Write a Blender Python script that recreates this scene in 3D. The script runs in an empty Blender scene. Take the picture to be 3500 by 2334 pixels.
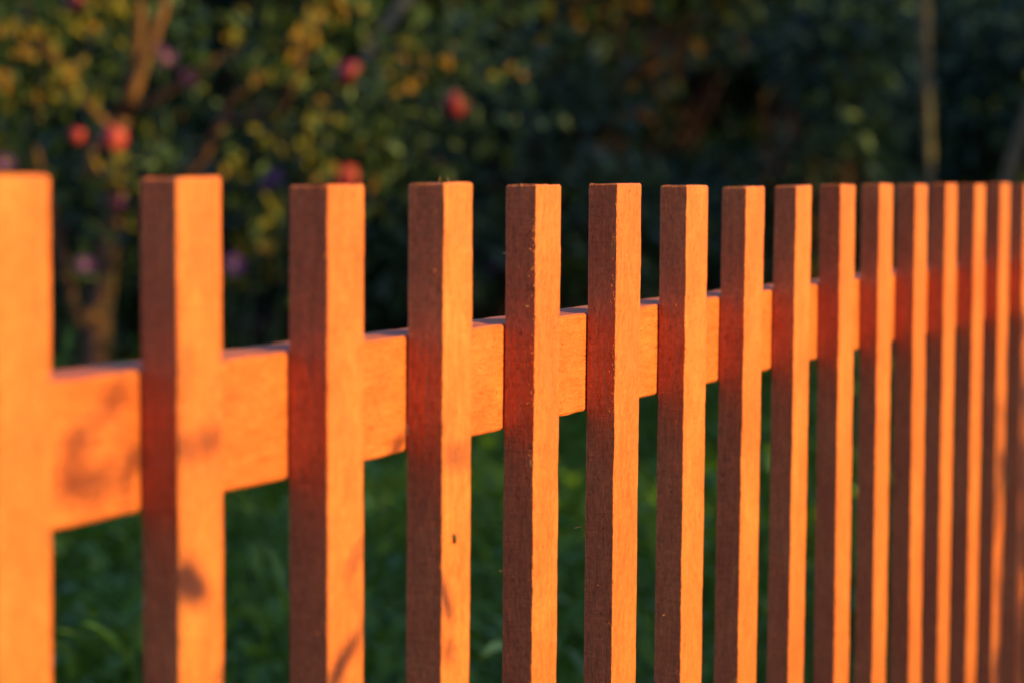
import bpy, math, random
import numpy as np
from mathutils import Vector, Matrix, noise as mnoise

random.seed(7)
rng = np.random.default_rng(11)
scn = bpy.context.scene
R = math.radians

# ------------------------------------------------------------------ camera
CAM = Vector((0.0, -0.5994, 1.0013))
YAW, PIT, ROL = R(67.511), R(3.598), R(0.3994)
fwd = Vector((math.sin(YAW)*math.cos(PIT), math.cos(YAW)*math.cos(PIT), -math.sin(PIT)))
r0 = Vector((math.cos(YAW), -math.sin(YAW), 0)); u0 = r0.cross(fwd)
rgt = math.cos(ROL)*r0 + math.sin(ROL)*u0
upv = -math.sin(ROL)*r0 + math.cos(ROL)*u0
cam = bpy.data.cameras.new('camera'); co = bpy.data.objects.new('camera', cam)
scn.collection.objects.link(co); scn.camera = co
co.matrix_world = Matrix(((rgt.x, upv.x, -fwd.x, CAM.x), (rgt.y, upv.y, -fwd.y, CAM.y), (rgt.z, upv.z, -fwd.z, CAM.z), (0, 0, 0, 1)))
cam.sensor_fit = 'HORIZONTAL'; cam.sensor_width = 36; cam.lens = 89.12
cam.clip_start = 0.05; cam.clip_end = 2000
cam.dof.use_dof = True; cam.dof.focus_distance = 1.74; cam.dof.aperture_fstop = 5.6; cam.dof.aperture_blades = 9

# ------------------------------------------------------------------ sky, sun, exposure
ELEV, AZ = 14.0, -0.9
world = bpy.data.worlds.new('World'); scn.world = world; world.use_nodes = True
wn = world.node_tree.nodes; wl = world.node_tree.links
sky = wn.new('ShaderNodeTexSky'); sky.sky_type = 'NISHITA'; sky.sun_disc = False
sky.sun_elevation = R(ELEV); sky.sun_rotation = R(180 + AZ); sky.air_density = 1.0; sky.dust_density = 0.7; sky.ozone_density = 3.5
bg = wn['Background']; bg.inputs['Strength'].default_value = 0.15
wl.new(sky.outputs[0], bg.inputs['Color'])
sl = bpy.data.lights.new('sun', 'SUN'); sl.energy = 4.2; sl.color = (1.0, 0.92, 0.15); sl.angle = R(0.53)
so = bpy.data.objects.new('sun', sl); scn.collection.objects.link(so)
so.rotation_euler = (R(90 - ELEV), 0, R(-AZ)); so.location = (0, -10, 6)
vs = scn.view_settings
vs.view_transform = 'Standard'; vs.look = 'None'; vs.gamma = 1.0; vs.use_curve_mapping = False; vs.exposure = 1.02
scn.render.engine = 'CYCLES'
cy = scn.cycles; cy.use_denoising = True; cy.max_bounces = 8; cy.diffuse_bounces = 5; cy.glossy_bounces = 3
cy.transmission_bounces = 4; cy.transparent_max_bounces = 8; cy.sample_clamp_indirect = 4
SUN_TAN = math.tan(R(ELEV))

# ------------------------------------------------------------------ helpers
def ray(px, py):
    d = rgt*((px-1750)/8665.0) + upv*((1167-py)/8665.0) + fwd
    return d.normalized()
def at(px, py, dist):
    return CAM + ray(px, py)*dist
def on_y(px, py, y):
    d = ray(px, py); return CAM + d*((y-CAM.y)/d.y)
def link(o, parent=None):
    scn.collection.objects.link(o)
    if parent is not None: o.parent = parent
    return o
def tag(o, label=None, cat=None, group=None, kind=None):
    for k, v in (('label', label), ('category', cat), ('group', group), ('kind', kind)):
        if v: o[k] = v
    return o
def empty(name, loc=(0, 0, 0), **kw):
    o = bpy.data.objects.new(name, None); o.empty_display_size = 0.1; o.location = loc
    return tag(link(o), **kw)
def mesh_from(name, V, F, mats, smooth=False, midx=None):
    me = bpy.data.meshes.new(name)
    if isinstance(F, np.ndarray):
        n = F.shape[1]
        me.vertices.add(len(V)); me.vertices.foreach_set('co', np.asarray(V, np.float32).ravel())
        me.loops.add(F.size); me.loops.foreach_set('vertex_index', F.astype(np.int32).ravel())
        me.polygons.add(len(F)); me.polygons.foreach_set('loop_start', np.arange(0, F.size, n, dtype=np.int32))
        try: me.polygons.foreach_set('loop_total', np.full(len(F), n, np.int32))
        except Exception: pass
        me.update(calc_edges=True); me.validate()
    else:
        me.from_pydata([tuple(v) for v in V], [], F); me.update()
    for m in (mats if isinstance(mats, (list, tuple)) else [mats]): me.materials.append(m)
    if midx is not None and len(me.polygons) == len(midx): me.polygons.foreach_set('material_index', np.asarray(midx, np.int32))
    if smooth: me.polygons.foreach_set('use_smooth', np.ones(len(me.polygons), bool))
    return me
def mobj(name, me, parent=None, loc=(0, 0, 0)):
    o = bpy.data.objects.new(name, me); o.location = loc
    return link(o, parent)

class Acc:                                           # collects tubes and lathes into one mesh
    def __init__(s): s.V = []; s.F = []
    def tube(s, pts, rads, n=7, cap=True):
        pts = [Vector(p) for p in pts]; base = len(s.V)
        for i, p in enumerate(pts):
            a = pts[max(i-1, 0)]; b = pts[min(i+1, len(pts)-1)]
            d = (b-a).normalized()
            x = d.orthogonal().normalized() if i == 0 else (px_ - d*px_.dot(d)).normalized()
            px_ = x; y = d.cross(x)
            for k in range(n):
                t = 2*math.pi*k/n
                s.V.append(p + (x*math.cos(t) + y*math.sin(t))*rads[i])
        for i in range(len(pts)-1):
            for k in range(n):
                k2 = (k+1) % n
                s.F.append((base+i*n+k, base+i*n+k2, base+(i+1)*n+k2, base+(i+1)*n+k))
        if cap:
            s.F.append(tuple(base+k for k in reversed(range(n))))
            s.F.append(tuple(base+(len(pts)-1)*n+k for k in range(n)))
    def lathe(s, prof, n=12, M=Matrix()):
        base = len(s.V)
        for r, z in prof:
            for k in range(n):
                t = 2*math.pi*k/n; s.V.append(M @ Vector((r*math.cos(t), r*math.sin(t), z)))
        for i in range(len(prof)-1):
            for k in range(n):
                k2 = (k+1) % n
                s.F.append((base+i*n+k, base+i*n+k2, base+(i+1)*n+k2, base+(i+1)*n+k))
    def build(s, name, mat, parent=None, smooth=True, loc=(0, 0, 0)):
        return mobj(name, mesh_from(name, s.V, s.F, mat, smooth), parent, loc)

def wander(a, b, n, amp):
    a = Vector(a); b = Vector(b); L = (b-a).length; o = []
    off = Vector((0, 0, 0))
    for i in range(n+1):
        t = i/n
        if 0 < i < n: off = off*0.6 + Vector((random.gauss(0, 1), random.gauss(0, 1), random.gauss(0, .6)))*amp*L
        o.append(a.lerp(b, t) + (off if 0 < i < n else Vector((0, 0, 0))))
    return o

# ------------------------------------------------------------------ materials
def N(nt, t, **kw):
    n = nt.nodes.new(t)
    for k, v in kw.items():
        if k in n.inputs: n.inputs[k].default_value = v
        else: setattr(n, k, v)
    return n
def new_mat(name):
    m = bpy.data.materials.new(name); m.use_nodes = True
    return m, m.node_tree, m.node_tree.nodes['Principled BSDF']
def ramp(nt, fac, stops):
    r = nt.nodes.new('ShaderNodeValToRGB'); e = r.color_ramp.elements
    while len(e) < len(stops): e.new(0.5)
    for el, (p, c) in zip(e, stops): el.position = p; el.color = (*c, 1) if len(c) == 3 else c
    nt.links.new(fac, r.inputs[0]); return r.outputs[0]
def g(v): return (v, v, v)
def math_n(nt, op, a, b=None, clamp=False):
    m = nt.nodes.new('ShaderNodeMath'); m.operation = op; m.use_clamp = clamp
    for i, x in enumerate((a, b)):
        if x is None: continue
        if isinstance(x, (int, float)): m.inputs[i].default_value = x
        else: nt.links.new(x, m.inputs[i])
    return m.outputs[0]

def paint_mat(name, along):                         # rust-orange paint brushed on rough sawn timber; along = grain axis
    m, nt, b = new_mat(name); L = nt.links
    tc = N(nt, 'ShaderNodeTexCoord'); oi = N(nt, 'ShaderNodeObjectInfo')
    cmb = N(nt, 'ShaderNodeCombineXYZ')
    k = N(nt, 'ShaderNodeMath', operation='MULTIPLY'); k.inputs[1].default_value = 37.0
    L.new(oi.outputs['Random'], k.inputs[0])
    for i in range(3): L.new(k.outputs[0], cmb.inputs[i])
    add = N(nt, 'ShaderNodeVectorMath', operation='ADD'); L.new(tc.outputs['Object'], add.inputs[0]); L.new(cmb.outputs[0], add.inputs[1])
    def mapped(sc):
        mp = N(nt, 'ShaderNodeMapping'); mp.inputs['Scale'].default_value = sc; L.new(add.outputs[0], mp.inputs[0]); return mp.outputs[0]
    def noise(sc, scale, det=4, rough=.6):
        n = N(nt, 'ShaderNodeTexNoise'); n.inputs['Scale'].default_value = scale; n.inputs['Detail'].default_value = det; n.inputs['Roughness'].default_value = rough
        L.new(mapped(sc), n.inputs['Vector']); return n.outputs['Fac']
    gz = (1, 1, .1) if along == 'z' else (.1, 1, 1)
    sw = (.12, .12, 1) if along == 'z' else (1, .12, .12)
    streak = noise(gz, 260, 5, .65)                 # raised fibres along the grain
    fine = noise(gz, 900, 3, .6)
    lump = noise((1, 1, .35) if along == 'z' else (.35, 1, 1), 190, 4, .7)   # paint lumps
    saw = noise(sw, 330, 2, .5)                     # marks of the saw across the grain
    blot = noise((1, 1, .5) if along == 'z' else (.5, 1, 1), 26, 4, .6)
    speck = noise((1, 1, .4) if along == 'z' else (.4, 1, 1), 420, 3, .55)
    # colour: thin / thick paint, dirt in the pores
    c1 = ramp(nt, blot, [(.26, (.52, .088, .030)), (.5, (.565, .108, .037)), (.74, (.62, .138, .047))])
    c2 = ramp(nt, streak, [(.28, g(.88)), (.55, g(1.0)), (.72, g(1.08))])
    mx = N(nt, 'ShaderNodeMix', data_type='RGBA', blend_type='MULTIPLY'); mx.inputs[0].default_value = 1
    L.new(c1, mx.inputs[6]); L.new(c2, mx.inputs[7])
    tone = math_n(nt, 'ADD', math_n(nt, 'MULTIPLY', oi.outputs['Random'], .16), .91)
    mt = N(nt, 'ShaderNodeMix', data_type='RGBA', blend_type='MULTIPLY'); mt.inputs[0].default_value = 1
    tcol = N(nt, 'ShaderNodeCombineXYZ'); L.new(math_n(nt, 'POWER', tone, .5), tcol.inputs[0]); L.new(tone, tcol.inputs[1]); L.new(tone, tcol.inputs[2])
    L.new(mx.outputs[2], mt.inputs[6]); L.new(tcol.outputs[0], mt.inputs[7]); mx = mt
    pore = ramp(nt, speck, [(.26, g(1)), (.31, g(0))])
    lm = N(nt, 'ShaderNodeMix', data_type='RGBA', blend_type='MULTIPLY'); lm.inputs[0].default_value = 1
    L.new(mx.outputs[2], lm.inputs[6]); L.new(ramp(nt, math_n(nt, 'ADD', math_n(nt, 'MULTIPLY', noise((1, 1, .6) if along == 'z' else (.6, 1, 1), 460, 4, .7), .6), math_n(nt, 'MULTIPLY', lump, .4)), [(.36, g(.74)), (.5, g(1)), (.64, g(1.26))]), lm.inputs[7]); mx = lm  # uneven paint tone, also painting in relief shading that the bump leaves weak
    mx2 = N(nt, 'ShaderNodeMix', data_type='RGBA', blend_type='MIX'); L.new(mx.outputs[2], mx2.inputs[6]); mx2.inputs[7].default_value = (.16, .05, .02, 1)
    L.new(math_n(nt, 'MULTIPLY', pore, .35), mx2.inputs[0])
    L.new(mx2.outputs[2], b.inputs['Base Color'])
    rr = ramp(nt, lump, [(.3, g(.42)), (.7, g(.60))]); L.new(rr, b.inputs['Roughness'])
    b.inputs['Specular IOR Level'].default_value = .2
    h = math_n(nt, 'ADD', math_n(nt, 'MULTIPLY', streak, .8), math_n(nt, 'MULTIPLY', lump, .5))
    h = math_n(nt, 'ADD', h, math_n(nt, 'MULTIPLY', saw, .22))
    h = math_n(nt, 'ADD', h, math_n(nt, 'MULTIPLY', fine, .25))
    h = math_n(nt, 'ADD', h, math_n(nt, 'MULTIPLY', ramp(nt, speck, [(.66, g(0)), (.72, g(1))]), .6))
    sx = N(nt, 'ShaderNodeSeparateXYZ'); L.new(tc.outputs['Normal'], sx.inputs[0])      # sawn sides are rougher than the planed front
    h = math_n(nt, 'MULTIPLY', h, math_n(nt, 'ADD', math_n(nt, 'MULTIPLY', math_n(nt, 'ABSOLUTE', sx.outputs[0]), 1.9), .5))
    bp = N(nt, 'ShaderNodeBump'); bp.inputs['Strength'].default_value = 1.0; bp.inputs['Distance'].default_value = .0028
    L.new(h, bp.inputs['Height']); L.new(bp.outputs[0], b.inputs['Normal'])
    return m

def leaf_mat(name, c_dark, c_light, trans=.35, rough=.45):
    m, nt, b = new_mat(name); L = nt.links
    at_ = N(nt, 'ShaderNodeAttribute'); at_.attribute_name = 'tint'
    oi = N(nt, 'ShaderNodeObjectInfo')
    f = math_n(nt, 'FRACT', math_n(nt, 'ADD', at_.outputs['Fac'], oi.outputs['Random']))
    tc = N(nt, 'ShaderNodeTexCoord'); nz = N(nt, 'ShaderNodeTexNoise'); nz.inputs['Scale'].default_value = 60; L.new(tc.outputs['Object'], nz.inputs['Vector'])
    f2 = math_n(nt, 'ADD', f, math_n(nt, 'MULTIPLY', math_n(nt, 'SUBTRACT', nz.outputs['Fac'], .5), .5), True)
    c = ramp(nt, f2, [(0, c_dark), (1, c_light)])
    L.new(c, b.inputs['Base Color']); b.inputs['Roughness'].default_value = rough; b.inputs['Specular IOR Level'].default_value = .22
    tr = N(nt, 'ShaderNodeBsdfTranslucent'); L.new(c, tr.inputs['Color'])
    ms = N(nt, 'ShaderNodeMixShader'); ms.inputs[0].default_value = trans
    out = nt.nodes['Material Output']
    L.new(b.outputs[0], ms.inputs[1]); L.new(tr.outputs[0], ms.inputs[2]); L.new(ms.outputs[0], out.inputs['Surface'])
    return m

def simple_mat(name, c1, c2, scale=20, rough=.7, bump=0.0, stretch=(1, 1, 1), spec=.3):
    m, nt, b = new_mat(name); L = nt.links
    tc = N(nt, 'ShaderNodeTexCoord'); mp = N(nt, 'ShaderNodeMapping'); mp.inputs['Scale'].default_value = stretch
    L.new(tc.outputs['Object'], mp.inputs[0])
    nz = N(nt, 'ShaderNodeTexNoise'); nz.inputs['Scale'].default_value = scale; nz.inputs['Detail'].default_value = 5; L.new(mp.outputs[0], nz.inputs['Vector'])
    L.new(ramp(nt, nz.outputs['Fac'], [(.3, c1), (.7, c2)]), b.inputs['Base Color'])
    b.inputs['Roughness'].default_value = rough; b.inputs['Specular IOR Level'].default_value = spec
    if bump:
        bp = N(nt, 'ShaderNodeBump'); bp.inputs['Distance'].default_value = bump; L.new(nz.outputs['Fac'], bp.inputs['Height']); L.new(bp.outputs[0], b.inputs['Normal'])
    return m

M_PICKET = paint_mat('orange_paint_on_picket', 'z')
M_RAIL = paint_mat('orange_paint_on_rail', 'x')
M_FLAKE = simple_mat('loose_paint', (.46, .095, .03), (.56, .13, .045), 300, .5)
M_SPLINT = simple_mat('wood_fibre', (.40, .15, .07), (.5, .22, .11), 200, .6)
M_KNOT = simple_mat('knot_wood', (.20, .055, .028), (.42, .14, .06), 160, .45, .0004)
M_BARK = simple_mat('brown_bark', (.055, .022, .014), (.19, .062, .034), 26, .85, .006, (1, 1, .25))
M_BARKG = simple_mat('grey_bark', (.10, .060, .034), (.20, .125, .07), 30, .85, .004, (1, 1, .2))
M_BARKL = simple_mat('pale_dry_bark', (.19, .115, .07), (.30, .19, .12), 30, .85, .004, (1, 1, .2))
M_STEM = simple_mat('green_stem', (.04, .055, .02), (.07, .085, .03), 40, .6)
M_LEAF_Y = leaf_mat('yellow_green_leaf', (.045, .050, .006), (.18, .108, .007), .4, .6)  # yellow-green leaf, its yellow raised to look sunlit
M_LEAF_G = leaf_mat('green_leaf', (.017, .032, .009), (.044, .060, .014), .3)
M_LEAF_AP = leaf_mat('apple_leaf', (.012, .023, .007), (.034, .046, .010), .3, .55)  # green darkened in the colour for the crown's unlit leaves
M_LEAF_S = leaf_mat('grey_green_leaf', (.020, .034, .019), (.062, .080, .044), .3, .4)
M_LEAF_D = leaf_mat('dark_green_leaf', (.016, .030, .018), (.040, .062, .036), .25, .4)
M_LEAF_A = leaf_mat('sun_orange_leaf', (.17, .075, .006), (.26, .10, .009), .4, .6)  # orange of sunlit leaves put into the leaf colour
M_GRASS = leaf_mat('grass_blade', (.065, .13, .010), (.145, .21, .018), .35, .4)
M_WEED = leaf_mat('weed_leaf', (.060, .120, .011), (.145, .21, .022), .3, .4)
M_SOIL = simple_mat('dark_soil', (.016, .022, .010), (.030, .038, .016), 3, .95, .02)
M_APPLE = simple_mat('red_apple_skin', (.27, .014, .032), (.40, .035, .045), 22, .5, 0, (1, 1, .4), .3)
M_PURPLE = simple_mat('purple_petal', (.07, .010, .10), (.13, .020, .16), 60, .6)
M_PINK = simple_mat('pink_petal', (.48, .10, .14), (.58, .16, .2), 60, .6)
M_CENTRE = simple_mat('flower_centre', (.4, .2, .02), (.5, .28, .03), 90, .8)
M_FLY = simple_mat('black_fly_body', (.012, .008, .007), (.03, .02, .015), 900, .35)
M_WING = simple_mat('pale_fly_wing', (.09, .06, .045), (.16, .11, .08), 500, .5)

# ------------------------------------------------------------------ ground
me = mesh_from('ground', [(-400, -400, 0), (400, -400, 0), (400, 400, 0), (-400, 400, 0)], [(0, 1, 2, 3)], M_SOIL)
tag(mobj('ground', me), label='dark soil and turf under the grass behind the fence', kind='structure')

# ------------------------------------------------------------------ the picket fence
FENCE = empty('picket_fence', (0, 0, 0), label='rust orange wooden picket fence with a top rail, receding to the right', cat='fence')
TB = 0.0191                                          # plane where the pickets touch the rail
#        x at z=1, slope dx per m down, width, depth, top z
PK = {0: (.8865, .002, .0470, .0195, 1.0026), 1: (1.0354, .0072, .0468, .0191, 1.0022), 2: (1.1861, .005, .0450, .0222, .9990), 3: (1.3352, -.0024, .0423, .0223, 1.0004),
      4: (1.4818, -.0025, .0438, .0202, .9995), 5: (1.6295, -.0052, .0502, .0204, 1.0005), 6: (1.7790, -.0078, .0515, .0202, .9994),
      7: (1.9280, -.0170, .0503, .0198, .9987), 8: (2.0737, -.0109, .0473, .0188, .9997), 9: (2.2147, .0047, .0512, .0190, 1.0009),
      10: (2.3617, .0029, .0525, .0172, 1.0017), 11: (2.4985, .012, .0520, .0190, 1.0014), 12: (2.6421, -.004, .0530, .0172, 1.0024),
      13: (2.7823, -.004, .0530, .0178, 1.0022), 14: (2.9286, -.004, .0535, .0160, 1.0036), 15: (3.0670, -.004, .05, .0165, 1.0025)}
for i, (dd_, dw_) in {0: (0, -.0050), 1: (.0010, -.0042), 2: (.0009, -.0022)}.items():
    x_, s_, w_, d_, z_ = PK[i]; PK[i] = (x_, s_, w_+dw_, d_+dd_, z_)
for i in range(3, 16):
    x_, s_, w_, d_, z_ = PK[i]; PK[i] = (x_, s_, w_-.0008, d_+.0006, z_)
for i in range(-12, 0): PK[i] = (.8865 + .1475*i, random.uniform(-.006, .006), .048 + random.uniform(-.003, .003), .0195, 1.0 + random.uniform(-.003, .003))
for i in range(16, 30): PK[i] = (3.067 + .1475*(i-15), random.uniform(-.006, .006), .049 + random.uniform(-.003, .003), .0185, 1.0 + random.uniform(-.003, .003))

def picket_mesh(i, xs, w, d, zt):
    sharp = 0 <= i <= 15
    nz = 150 if sharp else 6
    c = .0006                                        # softened arrises
    prof = []
    def edge(a, b, n):
        for k in range(n): prof.append((a[0]+(b[0]-a[0])*k/n, a[1]+(b[1]-a[1])*k/n))
    n1 = 4 if sharp else 1
    # local: x 0..w, y from front 0 to back d
    edge((c, 0), (w-c, 0), n1+1); edge((w-c, 0), (w-.3*c, .3*c), 1); edge((w-.3*c, .3*c), (w, c), 1)
    edge((w, c), (w, d-c), n1); edge((w, d-c), (w-c, d), 1)
    edge((w-c, d), (c, d), n1); edge((c, d), (0, d-c), 1)
    edge((0, d-c), (0, c), n1); edge((0, c), (.3*c, .3*c), 1); edge((.3*c, .3*c), (c, 0), 1)
    m = len(prof); V = []; F = []
    zs = [0.0, .25] + [.25 + (zt-.25-.0012)*k/nz for k in range(1, nz+1)] + [zt]
    tilt = random.uniform(-.04, .05); sd = i*17.3
    for j, z in enumerate(zs):
        last = j == len(zs)-1
        for (x, y) in prof:
            if last:
                x = w/2 + (x-w/2)*.965; y = d/2 + (y-d/2)*.93
            dx = dy = dz = 0
            if sharp and z > .3:
                amp = .00042
                side = (.12 if .002 < y < d-.002 else .3) if x < .003 else 1.0
                dx = side*amp*(mnoise.noise((x*25+sd, y*60, z*34)) + .7*mnoise.noise((x*60+sd, y*120, z*120))) + .0006*mnoise.noise((sd, 3.1, z*7))
                dy = .8*amp*(mnoise.noise((x*30-sd, y*60+9, z*30)) + .7*mnoise.noise((x*90-sd, y*120, z*110)))
                if y > d-.003: dy = min(dy, 0)
                if last: dz = .0006*mnoise.noise((x*120+sd, y*200, 1.7)) + .0004*mnoise.noise((x*400+sd, y*500, 4.7))
            if z > zt-.002: dz += (x-w/2)*tilt*.3 - (y-d/2)*.02
            V.append((x + dx - xs*(z-1), y + dy, z + dz))
    for j in range(len(zs)-1):
        for k in range(m):
            k2 = (k+1) % m
            F.append((j*m+k, j*m+k2, (j+1)*m+k2, (j+1)*m+k))
    F.append(tuple(range(m))[::-1]); F.append(tuple((len(zs)-1)*m+k for k in range(m)))
    return mesh_from('picket', V, F, M_PICKET)

pickets = {}
for i in sorted(PK):
    x, s, w, d, zt = PK[i]
    pickets[i] = mobj('picket', picket_mesh(i, s, w, d, zt), FENCE, (x, TB-d, 0))

# rails: one in view near the top, one low down
def rail_mesh(x0, x1, z0, z1, y0, y1):
    n = 420; V = []; F = []
    c = .0016
    prof = [(y0, z0+c), (y0, (z0+z1)/2), (y0, z1-c), (y0+c, z1-.3*c), (y0+2.2*c, z1)] + [(y0+(y1-y0)*k, z1) for k in (.3, .5, .7, .9)] + [(y1-c, z1), (y1, z1-c), (y1, z0+c), (y1-c, z0), (y0+c, z0)]
    m = len(prof)
    for j in range(n+1):
        x = x0 + (x1-x0)*j/n
        for q, (y, z) in enumerate(prof):
            dz = .0006*mnoise.noise((x*40, y*90, z*30)) + .0005*mnoise.noise((x*140, y*300, z*60))
            dy = .0004*mnoise.noise((x*40, y*40, z*60+7))
            if y < y0+.001: dy = abs(dy)
            if q in (4, 5): dz -= .0006
            if q in (6, 7): dz += .0002
            V.append((x, y+dy, z+dz))
    for j in range(n):
        for k in range(m):
            k2 = (k+1) % m
            F.append((j*m+k, (j+1)*m+k, (j+1)*m+k2, j*m+k2))
    F.append(tuple(range(m))); F.append(tuple(n*m+k for k in reversed(range(m))))
    return mesh_from('rail', V, F, M_RAIL)
rail = mobj('rail', rail_mesh(-.95, 5.35, .8441, .9120, TB+.0008, TB+.0348), FENCE)
mobj('rail', rail_mesh(-.95, 5.35, .20, .268, TB+.0008, TB+.0348), FENCE)
for px in (-.95, 5.28):
    A = Acc(); A.tube([(0, 0, 0), (0, 0, .96)], [.05, .05], 4)
    o = A.build('post', M_PICKET, FENCE, smooth=False, loc=(px, TB+.072, 0)); o.rotation_euler.z = R(45)

# torn fibres, raised flakes, knots on the sharp pickets
def side_pt(px, py, i):                              # point on the dark left side of picket i
    x = PK[i][0]; d = ray(px, py); q = CAM + d*((x-CAM.x)/d.x)
    return Vector((q.x + PK[i][1]*(1-q.z), q.y, q.z))
def front_pt(px, py, i):
    return on_y(px, py, TB-PK[i][3])
def local(o, p): return Vector(p) - Vector(o.location)
def splinter(i, p, d, L, r=.00022, bend=.35):
    o = pickets[i]; p = local(o, p); d = Vector(d).normalized(); s = d.cross(Vector((0, 1, .3))).normalized()
    pts = [p + d*L*t + s*L*bend*math.sin(t*2.2)*t for t in (0, .25, .5, .75, 1)]
    A = Acc(); A.tube(pts, [r, r*.9, r*.8, r*.6, r*.2], 5); A.build('splinter', M_SPLINT, o)
splinter(5, side_pt(1993, 1798, 5) + Vector((0, .0005, 0)), (-.35, .9, .18), .0055, .0003, .5)
splinter(3, (1.3352+.034, .008, 1.0), (.1, .3, 1), .0042, .0002)
splinter(3, (1.3352+.012, .005, 1.0), (.8, .2, .45), .006, .0002)
for k in range(10):
    z = random.uniform(.72, .99); splinter(4, (PK[4][0], TB-.0003, z), (-.5, .7, random.uniform(-.6, .8)), random.uniform(.0015, .0035), .00018)
for (px, py, d, i) in ((1806, 1049, (-.8, .1, .5), 4), (1811, 1557, (-.9, -.3, .9), 4), (2047, 1998, (-.9, -.3, .5), 5), (2275, 2100, (-.9, .2, .5), 6),):
    splinter(i, side_pt(px, py, i), d, .0032, .00025)
def flakes(i, n, spread):                            # lifted flecks of paint beside the front arris, too small to pick apart
    o = pickets[i]; x, s, w, d, zt = PK[i]; V = []; F = []
    for k in range(n):
        y = min(abs(random.gauss(0, spread)), d-.002) + .0006; z = random.uniform(.5, zt-.006); L = random.uniform(.0004, .0013); h = random.uniform(.00015, .0006)
        xx = -s*(z-1) + .0001; b = len(V); a = random.uniform(-.5, .5)
        V += [(xx, y-.0003, z-L), (xx, y+.0004, z-L*.6), (xx, y+.0004+a*L, z+L), (xx, y-.0002+a*L, z+L*.8), (xx-h, y-.0001, z), (xx-h*.7, y+.0002+a*L*.5, z+L*.4)]
        F += [(b, b+1, b+4), (b+1, b+2, b+5, b+4), (b+2, b+3, b+5), (b+3, b, b+4, b+5)]
    tag(mobj('paint_flake', mesh_from('paint_flake', V, F, M_FLAKE), o), kind='stuff')
flakes(2, 10, .005); flakes(3, 34, .004); flakes(4, 120, .0026); flakes(5, 80, .0024); flakes(6, 18, .004); flakes(7, 10, .005); flakes(8, 6, .005)
def knot(parent, p, nrm, ru, rv, h):
    A = Acc(); z = Vector(nrm).normalized(); x = Vector((0, 0, 1)); y = z.cross(x)
    M = Matrix(((x.x*ru, y.x*rv, z.x*h, p.x), (x.y*ru, y.y*rv, z.y*h, p.y), (x.z*ru, y.z*rv, z.z*h, p.z), (0, 0, 0, 1)))
    A.lathe([(1.0, -.2), (.85, .35), (.5, .55), (.3, .35), (.12, .8), (.01, .9)], 10, M); A.build('knot', M_KNOT, parent)
knot(pickets[3], local(pickets[3], side_pt(1391, 1470, 3)) + Vector((0, .0005, 0)), (-1, 0, 0), .0042, .0022, .0009)
knot(pickets[4], local(pickets[4], side_pt(1811, 1583, 4)), (-1, 0, 0), .0028, .0016, .0007)
knot(pickets[4], local(pickets[4], front_pt(1868, 1310, 4)), (0, -1, 0), .004, .0022, .0004)
knot(rail, on_y(1970, 1197, TB+.0009), (0, -1, 0), .0014, .0032, .0005)
knot(pickets[2], local(pickets[2], front_pt(1183, 1435, 2)), (0, -1, 0), .004, .0022, .0003)

# the small fly on the fourth picket
fp = front_pt(1549, 1842, 3); FLY = empty('fly', fp, label='tiny dark fly with pale wings resting on the sunlit face of a picket', cat='insect')
A = Acc(); Mx = Matrix.Translation((0, -.0011, 0))
A.lathe([(.0001, -.0026), (.0007, -.0021), (.0009, -.0010), (.0007, .0002), (.0009, .0008), (.0010, .0016), (.0006, .0023), (.0001, .0027)], 8, Mx); A.build('body', M_FLY, FLY)
for sx in (-1, 1):
    V = [(0, -.0019, -.001), (sx*.0013, -.0017, .0014), (sx*.0016, -.0016, .0032), (sx*.0009, -.0017, .0044), (sx*.0002, -.0019, .003)]
    mobj('wing', mesh_from('wing', V, [(0, 1, 2, 3, 4)], M_WING), FLY)
    A = Acc()
    for dz in (-.0014, -.0004, .0007): A.tube([(sx*.0006, -.001, dz), (sx*.0014, -.0014, dz-.0004), (sx*.0020, 0, dz-.001)], [.00014, .00012, .00008], 4)
    A.build('leg', M_FLY, FLY)

# ------------------------------------------------------------------ plants
LT_V = np.array([[0, 0, 0], [.28, -.40, .10], [.28, .40, .10], [.32, 0, 0], [.66, -.34, .05], [.66, .34, .05], [.68, 0, -.04], [1, 0, -.16]], float)
LT_F = np.array([[0, 1, 3], [0, 3, 2], [1, 4, 6], [1, 6, 3], [3, 6, 5], [3, 5, 2], [4, 7, 6], [6, 7, 5]])
def leaf_mesh(L, W, mat):
    V = LT_V*np.array([L, W, L*.8]); me = mesh_from('leaf', V, LT_F, mat)
    at_ = me.attributes.new('tint', 'FLOAT', 'POINT'); at_.data.foreach_set('value', np.full(len(V), .0, np.float32)); return me
def frames(dirs, n, spread=.75):
    """random leaf frames: x along dirs, z (the upper side) mostly upward and outward"""
    x = dirs/np.linalg.norm(dirs, axis=1)[:, None]
    up = np.array([0, 0, 1.0]) + rng.normal(0, spread, (n, 3))
    y = np.cross(up, x); y /= np.linalg.norm(y, axis=1)[:, None] + 1e-9
    z = np.cross(x, y)
    return np.stack([x, y, z], axis=2)
def leaves_mesh(name, P, D, L, W, mats, midx, spread=.75):
    n = len(P); Fm = frames(D, n, spread)
    T = LT_V[None]*np.stack([L, W, L*.8], 1)[:, None, :]
    V = np.einsum('nij,nkj->nki', Fm, T) + P[:, None, :]
    F = (LT_F[None] + (np.arange(n)*len(LT_V))[:, None, None]).reshape(-1, 3)
    me = mesh_from(name, V.reshape(-1, 3), F, mats, False, np.repeat(midx, len(LT_F)))
    at_ = me.attributes.new('tint', 'FLOAT', 'POINT'); at_.data.foreach_set('value', np.repeat(rng.random(n), len(LT_V)).astype(np.float32))
    return me, Fm

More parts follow.
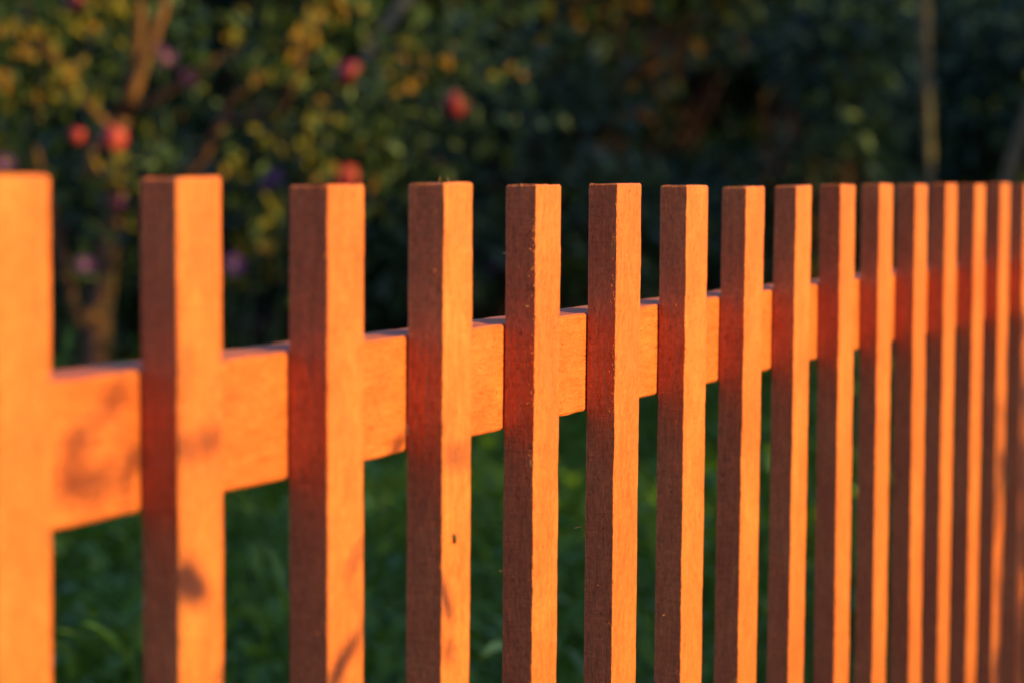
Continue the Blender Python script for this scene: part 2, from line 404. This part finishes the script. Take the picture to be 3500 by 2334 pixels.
SD = Vector((math.sin(R(AZ))*math.cos(R(ELEV)), math.cos(R(AZ))*math.cos(R(ELEV)), -math.sin(R(ELEV))))   # way the sunlight travels
OPEN = []                                            # limbs and fruit with no leaves on their sunny side: (point, radius)
CLEAR = []                                           # lines of sight kept free of leaves: (depth, half width, picture line)
def blocked(W):
    W = np.asarray(W) - np.array(CAM); z = W @ np.array(fwd); u = 1750 + 8665*(W @ np.array(rgt))/z; v = 1167 - 8665*(W @ np.array(upv))/z
    bad = np.zeros(len(W), bool)
    for dep, hw, pl in CLEAR:
        for (x0, y0), (x1, y1) in zip(pl[:-1], pl[1:]):
            L2 = (x1-x0)**2 + (y1-y0)**2; t = np.clip(((u-x0)*(x1-x0) + (v-y0)*(y1-y0))/L2, 0, 1)
            bad |= (np.hypot(u-x0-t*(x1-x0), v-y0-t*(y1-y0)) < hw) & (z < dep)
    W = W + np.array(CAM)
    for p, r in OPEN:
        d = W - np.array(p); t = -(d @ np.array(SD))
        bad |= (t > -.03) & (t < 2.0) & (np.linalg.norm(d + t[:, None]*np.array(SD), axis=1) < r)
    return bad
OPEN += [(at(a0 + (a1-a0)*k/5, b0 + (b1-b0)*k/5, d), .065) for (a0, b0, a1, b1, d) in ((425, 370, 478, 245, 7.87), (478, 245, 520, 140, 7.8), (430, 395, 665, 250, 7.75), (470, 130, 480, 60, 7.9), (640, 610, 750, 440, 7.6)) for k in range(6)] + [(at(388, 478, 7.35), .08), (at(262, 466, 7.5), .06)]
CLEAR += [(8.0, 42, [(420, 380), (478, 245), (520, 140)]), (8.0, 34, [(430, 400), (520, 345), (665, 250)]), (8.0, 36, [(475, 100), (480, 50)]), (8.0, 30, [(640, 620), (690, 540), (740, 450)]),
          (9.9, 40, [(1300, 120), (1400, -10)]), (9.9, 36, [(3158, -20), (3165, 340)]), (9.9, 40, [(3440, 630), (3490, 460)]), (8.0, 50, [(330, 1240), (345, 1050), (372, 850)]),
          (8.0, 55, [(388, 478), (388, 479)]), (8, 45, [(262, 466), (262, 467)]), (8.9, 50, [(1198, 258), (1198, 259)]), (8.9, 55, [(1557, 362), (1557, 363)]), (8, 50, [(1185, 600), (1185, 610)]),
          (11.5, 200, [(2430, 420), (2560, 420)]), (8.6, 40, [(940, 606), (940, 607)]), (8.6, 35, [(642, 268), (643, 268)]), (8.6, 30, [(570, 200), (571, 200)])]
def plant(name, label, cat, base, tips, mats, wts, nleaf, cl_r, L, W, bark=M_BARK, trunk_r=.04, limb_from=.35, n_single=0, group=None, near=None, bend=.05):
    """tips: cluster centres; limbs run from a trunk at base to each of them"""
    root = empty(name, base, label=label, cat=cat, group=group); base = Vector(base)
    cen = np.array([tuple(Vector(t)-base) for t in tips]); top = cen.mean(0)
    A = Acc(); tp = Vector(top); zt = max(.3, tp.z)
    tr = wander((0, 0, -.03), (tp.x*.6, tp.y*.6, zt*.75), 6, bend*.5)
    A.tube(tr, [trunk_r*(1-.55*k/6) for k in range(7)], 8); A.build('trunk', bark, root)
    A = Acc()
    for c in cen:
        k = min(5, max(1, int(round((limb_from + random.uniform(0, .5))*6)))); s = tr[k]
        if c[2] < s.z: s = tr[max(1, k-2)]
        pts = wander(s, Vector(c), 5, .05)
        r = trunk_r*(.42 if len(cen) < 12 else .28)
        A.tube(pts, [r*(1-.8*q/5) for q in range(6)], 5)
    A.build('limbs', bark, root)
    n = nleaf*len(cen)
    ci = np.repeat(np.arange(len(cen)), nleaf)
    off = rng.normal(0, 1, (n, 3)); off /= np.linalg.norm(off, axis=1)[:, None]; off *= (rng.random(n)**.5)[:, None]
    sz = cl_r*(.6 + .8*rng.random(len(cen)))[ci]
    P = cen[ci] + off*sz[:, None]*np.array([1, 1, .8])
    keep = (P[:, 2] > .05) & ~blocked(P + np.array(base)); P = P[keep]; off = off[keep]; ci = ci[keep]; n = len(P)
    D = off + rng.normal(0, .6, (n, 3)) + np.array([0, 0, -.15])
    Ls = L*(.65 + .7*rng.random(n)); Ws = W*(.65 + .7*rng.random(n))
    cw = rng.choice(len(mats), len(cen), p=wts); mi = np.where(rng.random(n) < .55, cw[ci], rng.choice(len(mats), n, p=wts))
    sel = np.zeros(n, bool)
    if n_single:
        view = np.array(CAM - base) if near is None else np.array(near); view /= np.linalg.norm(view)
        sc = P @ view + rng.normal(0, .5*P.std(), n); sel[np.argsort(-sc)[:n_single]] = True
    me, _ = leaves_mesh('foliage', P[~sel], D[~sel], Ls[~sel], Ws[~sel], mats, mi[~sel])
    tag(mobj('foliage', me, root), kind='stuff')
    if n_single:
        lib = [leaf_mesh(L, W, m) for m in mats]; Fm = frames(D[sel], n_single)
        for q, (p, k, l) in enumerate(zip(P[sel], mi[sel], Ls[sel])):
            o = bpy.data.objects.new('leaf', lib[k])
            M = Matrix([list(Fm[q][a]) + [p[a]] for a in range(3)] + [[0, 0, 0, 1]])
            o.matrix_basis = M @ Matrix.Scale(l/L, 4); link(o, root)
    return root

def tips_in(px0, px1, py0, py1, d0, d1, n):
    return [at(random.uniform(px0, px1), random.uniform(py0, py1), random.uniform(d0, d1)) for _ in range(n)]
def ground_at(px, dist):
    d = ray(px, 620); return Vector((CAM.x + d.x*dist, CAM.y + d.y*dist, 0))

exec_order = []
# --- apple tree on the left, lit from above the fence
TREE = empty('apple_tree', ground_at(335, 7.9), label='apple tree with forked brown trunk, sunlit yellow leaves and red fruit behind the first pickets', cat='tree')
tb = Vector(TREE.location)
def rel(p): return Vector(p) - tb
def limb(pts, rads, name='branch', n=8):
    A = Acc(); A.tube([rel(p) for p in pts], [1.0*r for r in rads], n); return A.build(name, M_BARK, TREE)
A = Acc(); A.tube([(0, 0, -.05)] + [rel(at(x, y, 7.9)) for x, y in ((335, 1500), (325, 1230), (345, 1050), (372, 850), (392, 640), (408, 480), (420, 380))], [.055, .046, .042, .038, .033, .030, .028, .026], 9); A.build('trunk', M_BARK, TREE)
limb([at(420, 380, 7.9), at(455, 300, 7.85), at(478, 245, 7.85), at(520, 140, 7.8), at(560, 30, 7.8), at(590, -120, 7.8)], [.030, .027, .024, .020, .016, .010])
limb([at(415, 400, 7.9), at(520, 345, 7.8), at(600, 295, 7.75), at(665, 250, 7.7), at(790, 170, 7.6)], [.018, .015, .013, .011, .006])
limb([at(410, 470, 7.9), at(465, 240, 7.95), at(470, 130, 7.9), at(478, 60, 7.9), at(470, -120, 7.9)], [.020, .022, .020, .018, .012])
limb([at(345, 1050, 7.9), at(265, 1110, 7.8), at(235, 980, 7.7), at(200, 820, 7.7), at(120, 500, 7.6)], [.022, .020, .017, .013, .006])
limb([at(372, 850, 7.9), at(600, 640, 7.7), at(690, 540, 7.6), at(760, 420, 7.5), at(800, 330, 7.5), at(1000, 190, 7.4), at(1050, 60, 7.4)], [.02, .018, .017, .014, .011, .008, .005])
limb([at(760, 420, 7.5), at(960, 380, 7.3), at(1020, 250, 7.2), at(1040, 120, 7.2)], [.011, .012, .010, .006])
limb([at(325, 480, 7.7), at(318, 520, 7.6), at(300, 560, 7.6), at(315, 620, 7.6)], [.012, .011, .010, .008])
limb([at(408, 480, 7.9), at(280, 330, 7.8), at(150, 160, 7.7), at(60, -50, 7.6)], [.018, .014, .011, .006])
cl = tips_in(-200, 700, -250, 560, 7.2, 8.3, 34) + tips_in(850, 1320, 10, 640, 7.0, 7.7, 26) + tips_in(100, 1200, -500, -30, 7.2, 8.2, 22) + tips_in(450, 1000, 520, 900, 7.3, 8.2, 9) + tips_in(1300, 1800, 100, 420, 7.2, 7.8, 8)
cen = np.array([tuple(rel(c)) for c in cl])
n = 30*len(cl); ci = np.repeat(np.arange(len(cl)), 30)
off = rng.normal(0, 1, (n, 3)); off /= np.linalg.norm(off, axis=1)[:, None]; off *= (rng.random(n)**.5)[:, None]
P = cen[ci] + off*(.05 + .13*rng.random(len(cl)))[ci][:, None]
kp = ~blocked(P + np.array(tb)); P = P[kp]; off = off[kp]; ci = ci[kp]; n = len(P)
D = off + rng.normal(0, .6, (n, 3)) + np.array([0, 0, -.3])
Ls = .058*(.6 + .7*rng.random(n)); Ws = .034*(.7 + .6*rng.random(n))
amats = [M_LEAF_Y, M_LEAF_AP, M_LEAF_A, M_LEAF_S]; aw = [.12, .72, .04, .12]
cw = rng.choice(4, len(cl), p=aw); mi = np.where(rng.random(n) < .6, cw[ci], rng.choice(4, n, p=aw))
vw = np.array(CAM - tb); vw /= np.linalg.norm(vw); sc = P @ vw + rng.normal(0, .25, n); NS = 120
sel = np.zeros(n, bool); sel[np.argsort(-sc)[:NS]] = True
me, _ = leaves_mesh('foliage', P[~sel], D[~sel], Ls[~sel], Ws[~sel], amats, mi[~sel]); tag(mobj('foliage', me, TREE), kind='stuff')
lib = [leaf_mesh(.058, .034, m) for m in amats]; Fm = frames(D[sel], NS)
for q, (p, k, l) in enumerate(zip(P[sel], mi[sel], Ls[sel])):
    o = bpy.data.objects.new('leaf', lib[k]); o.matrix_basis = Matrix([list(Fm[q][a]) + [p[a]] for a in range(3)] + [[0, 0, 0, 1]]) @ Matrix.Scale(l/.058, 4); link(o, TREE)
# sunlit sprays, set apart from the dark crown by yellow and orange leaf colour
bright = [(215, 70, 0), (260, 95, 0), (190, 118, 0), (110, 100, 2), (170, 272, 0), (290, 300, 0), (312, 345, 0), (132, 382, 2), (385, 20, 0), (420, 2, 0), (330, 25, 0), (8, 105, 2), (312, 88, 2), (385, 160, 0), (20, 270, 2), (250, 250, 2), (90, 200, 2),
          (810, 70, 0), (800, 130, 0), (860, 300, 2), (835, 375, 0), (1060, 80, 2), (1042, 112, 2), (1015, 150, 2), (1022, 200, 2), (1090, 180, 0), (980, 232, 0), (1062, 280, 0), (930, 330, 0), (1075, 372, 0), (1100, 400, 0), (1130, 435, 0), (1060, 462, 0), (905, 480, 0), (935, 492, 0), (1085, 525, 0), (1035, 545, 0), (1112, 562, 2),
          (830, 565, 0), (795, 580, 0), (915, 680, 0), (945, 705, 0), (900, 830, 2), (880, 765, 0), (1120, 50, 0), (1180, 40, 2), (1285, 140, 2), (1400, 172, 0), (1332, 215, 0), (1412, 240, 2), (1515, 200, 2), (1440, 245, 0), (1365, 260, 2), (1690, 275, 0), (1760, 222, 2), (315, 575, 0), (395, 585, 0), (440, 610, 0), (700, 440, 0), (580, 520, 3), (500, 540, 3), (690, 330, 3)]
blib = [leaf_mesh(.042, .026, m) for m in amats]
for (px, py, k) in bright:
    for q in range(random.choice((3, 5, 6, 7))):
        p = at(px + random.gauss(0, 19), py + random.gauss(0, 22), random.uniform(6.95, 7.3))
        if blocked([tuple(p)])[0]: continue
        p = rel(p)
        zax = Vector((random.gauss(-.35, .35), random.gauss(-1, .25), random.gauss(.35, .35))).normalized()     # blades turned to the light
        xax = zax.cross(Vector((random.gauss(0, 1), random.gauss(0, .3), random.gauss(0, 1)))).normalized(); yax = zax.cross(xax)
        o = bpy.data.objects.new('leaf', blib[k if random.random() < .75 else random.choice((0, 1, 2, 3))]); sc_ = random.uniform(.75, 1.25)
        o.matrix_basis = Matrix([[xax[a]*sc_, yax[a]*sc_, zax[a]*sc_, p[a]] for a in range(3)] + [[0, 0, 0, 1]]); link(o, TREE)
# fruit
A = Acc(); A.lathe([(.002, .030), (.010, .036), (.022, .037), (.033, .026), (.037, .008), (.035, -.010), (.027, -.027), (.016, -.035), (.007, -.034), (.002, -.030)], 14)
ap_me = mesh_from('apple', A.V, A.F, M_APPLE, True)
A = Acc(); A.tube([(0, 0, .028), (.003, .001, .045), (.008, .002, .062)], [.0016, .0014, .0018], 5); st_me = mesh_from('stalk', A.V, A.F, M_BARK, True)
for (px, py, dist, s) in ((388, 478, 7.35, 1.0), (262, 466, 7.5, .6), (1198, 258, 8.3, 1.08), (1557, 362, 7.5, .95), (1178, 608, 7.2, 1.05), (262, 12, 8.0, .9), (398, 700, 7.4, .42)):
    o = mobj('apple', ap_me, TREE, rel(at(px, py, dist))); o.scale = (s, s, s); o.rotation_euler = (random.uniform(-.4, .4), random.uniform(-.4, .4), random.uniform(0, 6))
    c = mobj('stalk', st_me, o)

# --- purple flowers on tall stems among the tree
def petal_mesh(mat):
    V = []; F = []
    for k in range(13):
        a = 2*math.pi*k/13; c, s = math.cos(a), math.sin(a); b = len(V)
        for r, w, z in ((.004, .002, 0), (.016, .0045, .004), (.026, .002, .002)):
            V += [(c*r - s*w, s*r + c*w, z), (c*r + s*w, s*r - c*w, z)]
        F += [(b, b+1, b+3, b+2), (b+2, b+3, b+5, b+4)]
    return mesh_from('petals', V, F, mat)
pet_me = petal_mesh(M_PURPLE)
A = Acc(); A.lathe([(.0065, 0), (.006, .003), (.003, .005), (.0005, .0055)], 8); cen_me = mesh_from('flower_centre', A.V, A.F, M_CENTRE, True)
def flower_plant(label, basepx, dist, heads, extra_leaves=26):
    b = ground_at(basepx, dist); root = empty('flowering_plant', b, label=label, cat='flower', group='purple flowers behind the fence')
    A = Acc(); LP = []
    for (px, py, s) in heads:
        p = at(px, py, dist) - b
        pts = wander((random.uniform(-.04, .04), random.uniform(-.04, .04), -.02), p, 6, .02); A.tube(pts, [.004, .004, .0035, .003, .003, .0025, .002], 5)
        LP += [(q.lerp(pts[k+1], random.random())) for k, q in enumerate(pts[:-1]) for _ in range(5)]
        f = mobj('flower', pet_me, root, p); vdir = (CAM - at(px, py, dist)).normalized() + Vector((random.uniform(-.5, .5), random.uniform(-.5, .5), .5))
        f.rotation_mode = 'QUATERNION'; f.rotation_quaternion = vdir.to_track_quat('Z', 'Y'); f.scale = (s, s, s)
        mobj('flower_centre', cen_me, f)
    A.build('stem', M_STEM, root)
    P = np.array([tuple(p) for p in LP]); nn = len(P); D = rng.normal(0, 1, (nn, 3)); D[:, 2] = abs(D[:, 2])*.3
    me, _ = leaves_mesh('foliage', P, D, .07*(.7+.5*rng.random(nn)), .016*(.7+.5*rng.random(nn)), [M_LEAF_G], np.zeros(nn, int)); tag(mobj('foliage', me, root), kind='stuff')
flower_plant('purple flower head at the far left edge above the first picket', 10, 7.6, [(15, 560, 1.2), (60, 640, .8)])
flower_plant('pair of purple flowers beside the lit brown branch of the apple tree', 600, 8.0, [(570, 200, 1.1), (642, 268, 1.2), (545, 165, .8)])
flower_plant('purple flower in the gap between the second and third pickets', 900, 7.3, [(940, 606, 1.3), (797, 905, 1.3), (905, 640, .7)])
flower_plant('dim purple flower low between the first two pickets', 300, 7.4, [(288, 905, 1.0), (410, 690, .9)])
flower_plant('dim purple flowers left of the fifth picket', 1660, 8.2, [(1685, 900, 1.1), (1628, 985, 1.0), (1232, 530, .9)])

# --- shrubs behind the fence
plant('rose_shrub', 'grey green leafy shrub above the third to fifth pickets', 'shrub', ground_at(1700, 8.6), tips_in(1280, 2200, 180, 1000, 7.9, 9.2, 60), [M_LEAF_S, M_LEAF_G], [.6, .4], 60, .18, .075, .046, M_BARK, .03, .3, 260)
plant('leafy_shrub', 'low dark green shrub filling the gaps between the nearest pickets', 'shrub', ground_at(700, 8.7), tips_in(-150, 1350, 560, 1250, 8.3, 9.2, 60), [M_LEAF_G, M_LEAF_S, M_LEAF_D], [.5, .2, .3], 70, .2, .075, .045, M_BARK, .03, .3, 160)
plant('young_tree', 'tree branch with yellow leaves hanging at the top above the sixth picket', 'tree', ground_at(1650, 9.4), tips_in(1800, 2560, -420, 170, 8.7, 9.4, 34) + tips_in(2380, 2750, -250, 120, 8.9, 9.6, 10), [M_LEAF_Y, M_LEAF_A, M_LEAF_S, M_LEAF_G], [.2, .06, .37, .37], 26, .14, .08, .048, M_BARK, .03, .6, 200)
plant('leafy_shrub', 'dark shrub with a few pale leaves above the seventh and eighth pickets', 'shrub', ground_at(2800, 10.6), tips_in(2580, 3050, 60, 620, 9.8, 11.2, 40) + tips_in(2300, 3000, 520, 900, 10.2, 11.2, 24), [M_LEAF_D, M_LEAF_S], [.75, .25], 60, .22, .09, .054, M_BARK, .03, .3, 200)
plant('leafy_shrub', 'blackish shrub in deep shade behind the farthest pickets on the right', 'shrub', ground_at(3350, 12.5), tips_in(3020, 3750, 0, 700, 12, 13.5, 60), [M_LEAF_D], [1.0], 70, .26, .10, .06, M_BARK, .03, .3, 120)
# bare stakes and a leaning trunk
def pole(name, label, cat, pts, rads, mat=M_BARKG):
    A = Acc(); b = Vector((pts[0].x, pts[0].y, 0)); A.tube([p-b for p in pts], rads, 8); o = A.build(name, mat, None, True, b); return tag(o, label, cat)
pole('sapling_trunk', 'straight thin brown sapling trunk rising at the upper right, above the twelfth picket', 'tree', [Vector((*at(3185, 640, 9.6).to_2d(), -.05)), at(3176, 560, 9.6), at(3166, 330, 9.6), at(3160, 150, 9.6), at(3155, -60, 9.6), at(3150, -600, 9.6)], [.022, .019, .022, .024, .024, .018])
pole('leaning_stake', 'brown stake leaning to the right behind the last pickets at the right edge', 'stake', [Vector((*at(3415, 720, 9.0).to_2d(), -.05)), at(3432, 660, 9.0), at(3465, 530, 9.0), at(3520, 380, 9.0), at(3600, 150, 9.0)], [.026, .025, .024, .022, .02])
pole('bare_branch', 'bare greyish branch slanting across the top middle, leaning towards the upper right', 'branch', [Vector((*at(1120, 420, 9.6).to_2d(), -.05)), at(1130, 420, 9.6), at(1310, 110, 9.5), at(1400, -10, 9.5), at(1560, -220, 9.5)], [.022, .022, .026, .026, .02], M_BARKL)

# --- dark trees farther back
def far_tree(label, px, dist, h, r, nl, L=.13):
    b = ground_at(px, dist); tips = []
    for k in range(40):
        a = random.uniform(0, 6.28); q = math.sqrt(random.random())*r; tips.append(b + Vector((math.cos(a)*q, math.sin(a)*q, random.uniform(.25, h))))
    return plant('background_tree', label, 'tree', b, tips, [M_LEAF_D, M_LEAF_G], [.85, .15], nl, .55, L, L*.62, M_BARK, .1, .3, 0, 'dark trees in the deep background')
for px, dist, h, r, lab in ((-100, 14, 3.4, 1.3, 'dark leafy tree at the back behind the apple tree, far left'), (650, 15, 3.6, 1.4, 'dark leafy tree at the back between the apple tree and its right hand crown'), (1350, 15.5, 3.6, 1.4, 'dark leafy tree at the back behind the grey green shrub'),
                       (2000, 16, 3.8, 1.5, 'dark leafy tree at the back behind the yellow hanging leaves'), (2650, 17, 3.8, 1.6, 'dark leafy tree at the back around the black gap right of centre'), (3250, 18, 4.0, 1.6, 'dark leafy tree at the back behind the sapling trunk'), (3850, 19, 4.2, 1.8, 'dark leafy tree at the back at the right edge')):
    far_tree(lab, px, dist, h, r, 240)
# the wood behind them: one mass
n = 42000
t_ = rng.random(n)*1.7 - .25; ang = R(54) + t_*R(24)
dd = 24 + 4*rng.random(n); hh = rng.random(n)**1.1*6.5
P = np.stack([np.sin(ang)*dd, np.cos(ang)*dd, hh], 1)
me, _ = leaves_mesh('woodland', P, rng.normal(0, 1, (n, 3)), .34*(.7+.6*rng.random(n)), .2*(.7+.6*rng.random(n)), [M_LEAF_D], np.zeros(n, int))
tag(mobj('woodland', me), label='far off wood closing the view behind the garden', kind='stuff')

# --- grass and weeds beyond the fence
n = 17000
ang = R(50) + rng.random(n)*R(33); dd = 2.2 + 9.5*rng.random(n)**.8
gx = np.sin(ang)*dd; gy = np.cos(ang)*dd - .6
k = gy > .12; gx = gx[k]; gy = gy[k]; n = len(gx)
Lg = .16 + .22*rng.random(n); a = rng.random(n)*6.283; lean = .15 + .55*rng.random(n)
segs = np.array([0, .4, .75, 1.0]); wd = np.array([1, .9, .6, .05])
V = np.zeros((n, 4, 2, 3))
for s in range(4):
    t = segs[s]; hx = np.cos(a)*lean*Lg*t*t; hy = np.sin(a)*lean*Lg*t*t; hz = Lg*(t - .35*lean*t*t)
    w = .0055*wd[s]
    for q, sg in enumerate((-1, 1)):
        V[:, s, q, 0] = gx + hx - np.sin(a)*w*sg; V[:, s, q, 1] = gy + hy + np.cos(a)*w*sg; V[:, s, q, 2] = hz
tpl = np.array([[0, 1, 3, 2], [2, 3, 5, 4], [4, 5, 7, 6]])
F = (tpl[None] + (np.arange(n)*8)[:, None, None]).reshape(-1, 4)
me = mesh_from('grass', V.reshape(-1, 3), F, M_GRASS); at_ = me.attributes.new('tint', 'FLOAT', 'POINT'); at_.data.foreach_set('value', np.repeat(rng.random(n), 8).astype(np.float32))
tag(mobj('grass', me), label='dark green long grass in the shade behind the fence', kind='stuff')
nc = 1150
ang = R(52) + rng.random(nc)*R(30); dd = 3.0 + 8*rng.random(nc)**.8
cx = np.sin(ang)*dd; cyy = np.cos(ang)*dd - .6; k = cyy > .25; cx = cx[k]; cyy = cyy[k]; nc = len(cx)
ci = np.repeat(np.arange(nc), 22); n = len(ci); off = rng.normal(0, 1, (n, 3)); rr = .08 + .13*rng.random(nc)
P = np.stack([cx[ci] + off[:, 0]*rr[ci]*.7, cyy[ci] + off[:, 1]*rr[ci]*.7, np.abs(off[:, 2])*rr[ci]*.9 + .03], 1)
D = off.copy(); D[:, 2] = np.abs(D[:, 2])*.4
me, _ = leaves_mesh('ground_cover', P, D,   .072*(.6+.7*rng.random(n)), .036*(.6+.7*rng.random(n)), [M_WEED, M_GRASS], (rng.random(n) < .35).astype(int), .4)
tag(mobj('ground_cover', me), label='low leafy weeds among the grass behind the fence', kind='stuff')

# ------------------------------------------------------------------ plants on the near side of the fence, outside the picture: they shade it
# leafy stalks whose leaves throw the soft shadows on the first four pickets
def shadow_pt(p, s): return Vector(p) - SD*s
wl_me = None
def near_plant(label, base, items):
    root = empty('leafy_weed', base, label=label, cat='plant', group='weeds growing on the near side of the fence'); b = Vector(base)
    A = Acc(); lm = leaf_mesh(.04, .022, M_LEAF_G)
    tops = [Vector(p)-b for p, d, L, W in items]; c = sum(tops, Vector())/len(tops)
    main = wander((0, 0, -.02), (c.x, c.y, max(t.z for t in tops)*.9), 7, .015); A.tube(main, [.004, .0038, .0035, .003, .0028, .0025, .002, .0012], 6)
    for t, (p, d, L, W) in zip(tops, items):
        d = Vector(d).normalized(); st = t - d*L*.5
        m = min(main, key=lambda q: (q-st).length + (1 if q.z > st.z else 0)); A.tube([m, m.lerp(st, .6) + Vector((0, 0, .01)), st], [.0011, .0008, .0006], 5)
        o = bpy.data.objects.new('leaf', lm); z = -SD; y = z.cross(d).normalized(); z = d.cross(y)
        o.matrix_basis = Matrix([[d[a]*L/.04, y[a]*W/.022, z[a]*L/.04, st[a]] for a in range(3)] + [[0, 0, 0, 1]]); link(o, root)
    A.build('stem', M_STEM, root)
RY = TB + .001
def cast(pa, pb, W, s, plane):                        # a leaf whose shadow runs between two seen points of the fence
    a, b = (on_y(*q, plane) for q in (pa, pb)); d = b-a; L = d.length
    return (shadow_pt((a+b)/2, s), d, L*1.15, W)
FP = lambda i: TB-PK[i][3]
near_plant('leafy weed beside the first pickets throwing leaf shadows on them', (1.0, -2.1, 0), [
    cast((205, 1560), (345, 1435), 0.0127, 1.96, RY), cast((345, 1395), (435, 1325), 0.0119, 1.89, RY), cast((405, 1365), (455, 1255), 0.0102, 2.17, RY),
    cast((195, 1660), (310, 1640), 0.0145, 1.89, RY), cast((280, 1705), (405, 1610), 0.0110, 2.10, RY), cast((430, 1590), (492, 1535), 0.0127, 1.45, RY),
    cast((605, 1550), (690, 1520), 0.0085, 1.74, FP(1)), cast((665, 1515), (778, 1492), 0.0102, 1.67, FP(1)), cast((590, 1955), (716, 2035), 0.0270, 1.35, FP(1)), cast((735, 2350), (785, 2270), 0.0085, 1.45, FP(1)),
    cast((615, 1250), (650, 1300), 0.0085, 2.17, FP(1))])
near_plant('second leafy weed with narrow leaves near the third and fourth pickets', (1.32, -1.6, 0), [
    cast((1178, 1975), (1252, 1835), 0.0085, 1.60, FP(2)), cast((1128, 2320), (1245, 2145), 0.0153, 1.42, FP(2)), cast((1110, 2365), (1180, 2300), 0.0102, 1.42, FP(2)),
    cast((1508, 1990), (1545, 2135), 0.0136, 1.42, FP(3)), cast((1500, 1960), (1530, 2060), 0.0093, 1.51, FP(3)), cast((1515, 2190), (1555, 2255), 0.0110, 1.79, FP(3)), cast((1512, 1562), (1615, 1552), 0.0110, 2.07, FP(3)),
    cast((1335, 1550), (1390, 1480), .009, 1.16, RY)])

GAPS = [(6.27, 1.92, .14), (6.73, 2.18, .24), (6.70, 2.10, .16), (6.75, 2.4, .2)]       # openings in the leaves where the sun gets through to the fruit and limbs
def hedge(label, x0, x1, y, z_of, ncl, nl, clr, L, name='shade_shrub'):
    base = Vector(((x0+x1)/2, y, 0)); tips = []
    for k in range(ncl):
        x = random.uniform(x0, x1); zt = z_of(x); q = Vector((x, y + random.uniform(-.5, .5), .1 + (zt-.1)*random.random()**.75))
        if any(math.hypot(q.x-gx_, q.z-lift(q.y)-gz_) < gr_ + clr*1.15 for gx_, gz_, gr_ in GAPS): continue
        tips.append(q)
    plant(name, label, 'shrub', base, tips, [M_LEAF_G], [1.0], nl, clr, L, L*.6, M_BARK, .05, .2, 0, 'shrubs on the near side of the fence')
def lift(y): return -y*SUN_TAN
hedge('shrub on the near side whose ragged left end shades the last pickets', 2.72, 4.6, -4.5, lambda x: lift(-4.5) + .25 + 1.5*min(1, max(0, (x-2.80)/.95)), 52, 110, .14, .07)
hedge('hedge on the near side shading the garden behind the fence', 4.4, 9.6, -5.0, lambda x: lift(-5) + (1.62 if x < 7.0 else 2.15) - .1, 190, 120, .3, .09)
hedge('unseen dense low shrub added on the near side to shade the weeds behind the fence', 3.25, 5.2, -3.6, lambda x: lift(-3.6) + .95, 60, 110, .22, .08)  # added to keep the sun off the weeds
hedge('tall shrubs on the near side shading the right of the garden', 9.0, 18, -5.5, lambda x: lift(-5.5) + 3.2, 190, 130, .5, .12)
hedge('unseen loose young trees added on the near side to dapple the apple tree', 4.8, 9.6, -5.8, lambda x: lift(-5.8) + 1.6 + 2.0*random.random(), 34, 60, .22, .08)  # added to break up the sun on the apple tree

# unseen treeline, added toward the low sun: its top cuts into the sun's disc and softens the light low on the fence
n = 5200
yT = -60.0; zT = lift(yT) + .02
X = rng.random(n)*46 - 12; Z = (zT - .7)*(1 - rng.random(n)**1.6)
Z = np.where(rng.random(n) < .35, zT - .7 - .5*rng.random(n), Z) + .18*np.sin(X*1.9) + .12*np.sin(X*4.3 + 1)
P = np.stack([X, yT + rng.normal(0, .5, n), Z], 1)
me, _ = leaves_mesh('treeline', P, rng.normal(0, 1, (n, 3))*np.array([1, .3, 1]), 1.1*(.7+.6*rng.random(n)), .8*(.7+.6*rng.random(n)), [M_LEAF_D], np.zeros(n, int))
tag(mobj('treeline', me), label='unseen far off treeline added on the sunset side, behind the camera', kind='stuff')

# unseen low shrubs, added round the camera's left to hide the low sky from the dark sides of the pickets
hedge('unseen low shrub added on the near side, left of the camera', -4.2, .25, -2.2, lambda x: .82, 60, 90, .26, .09)
hedge('unseen low shrub added behind the fence, left of the picture', -3.6, -.6, 1.3, lambda x: .82, 46, 90, .26, .09)
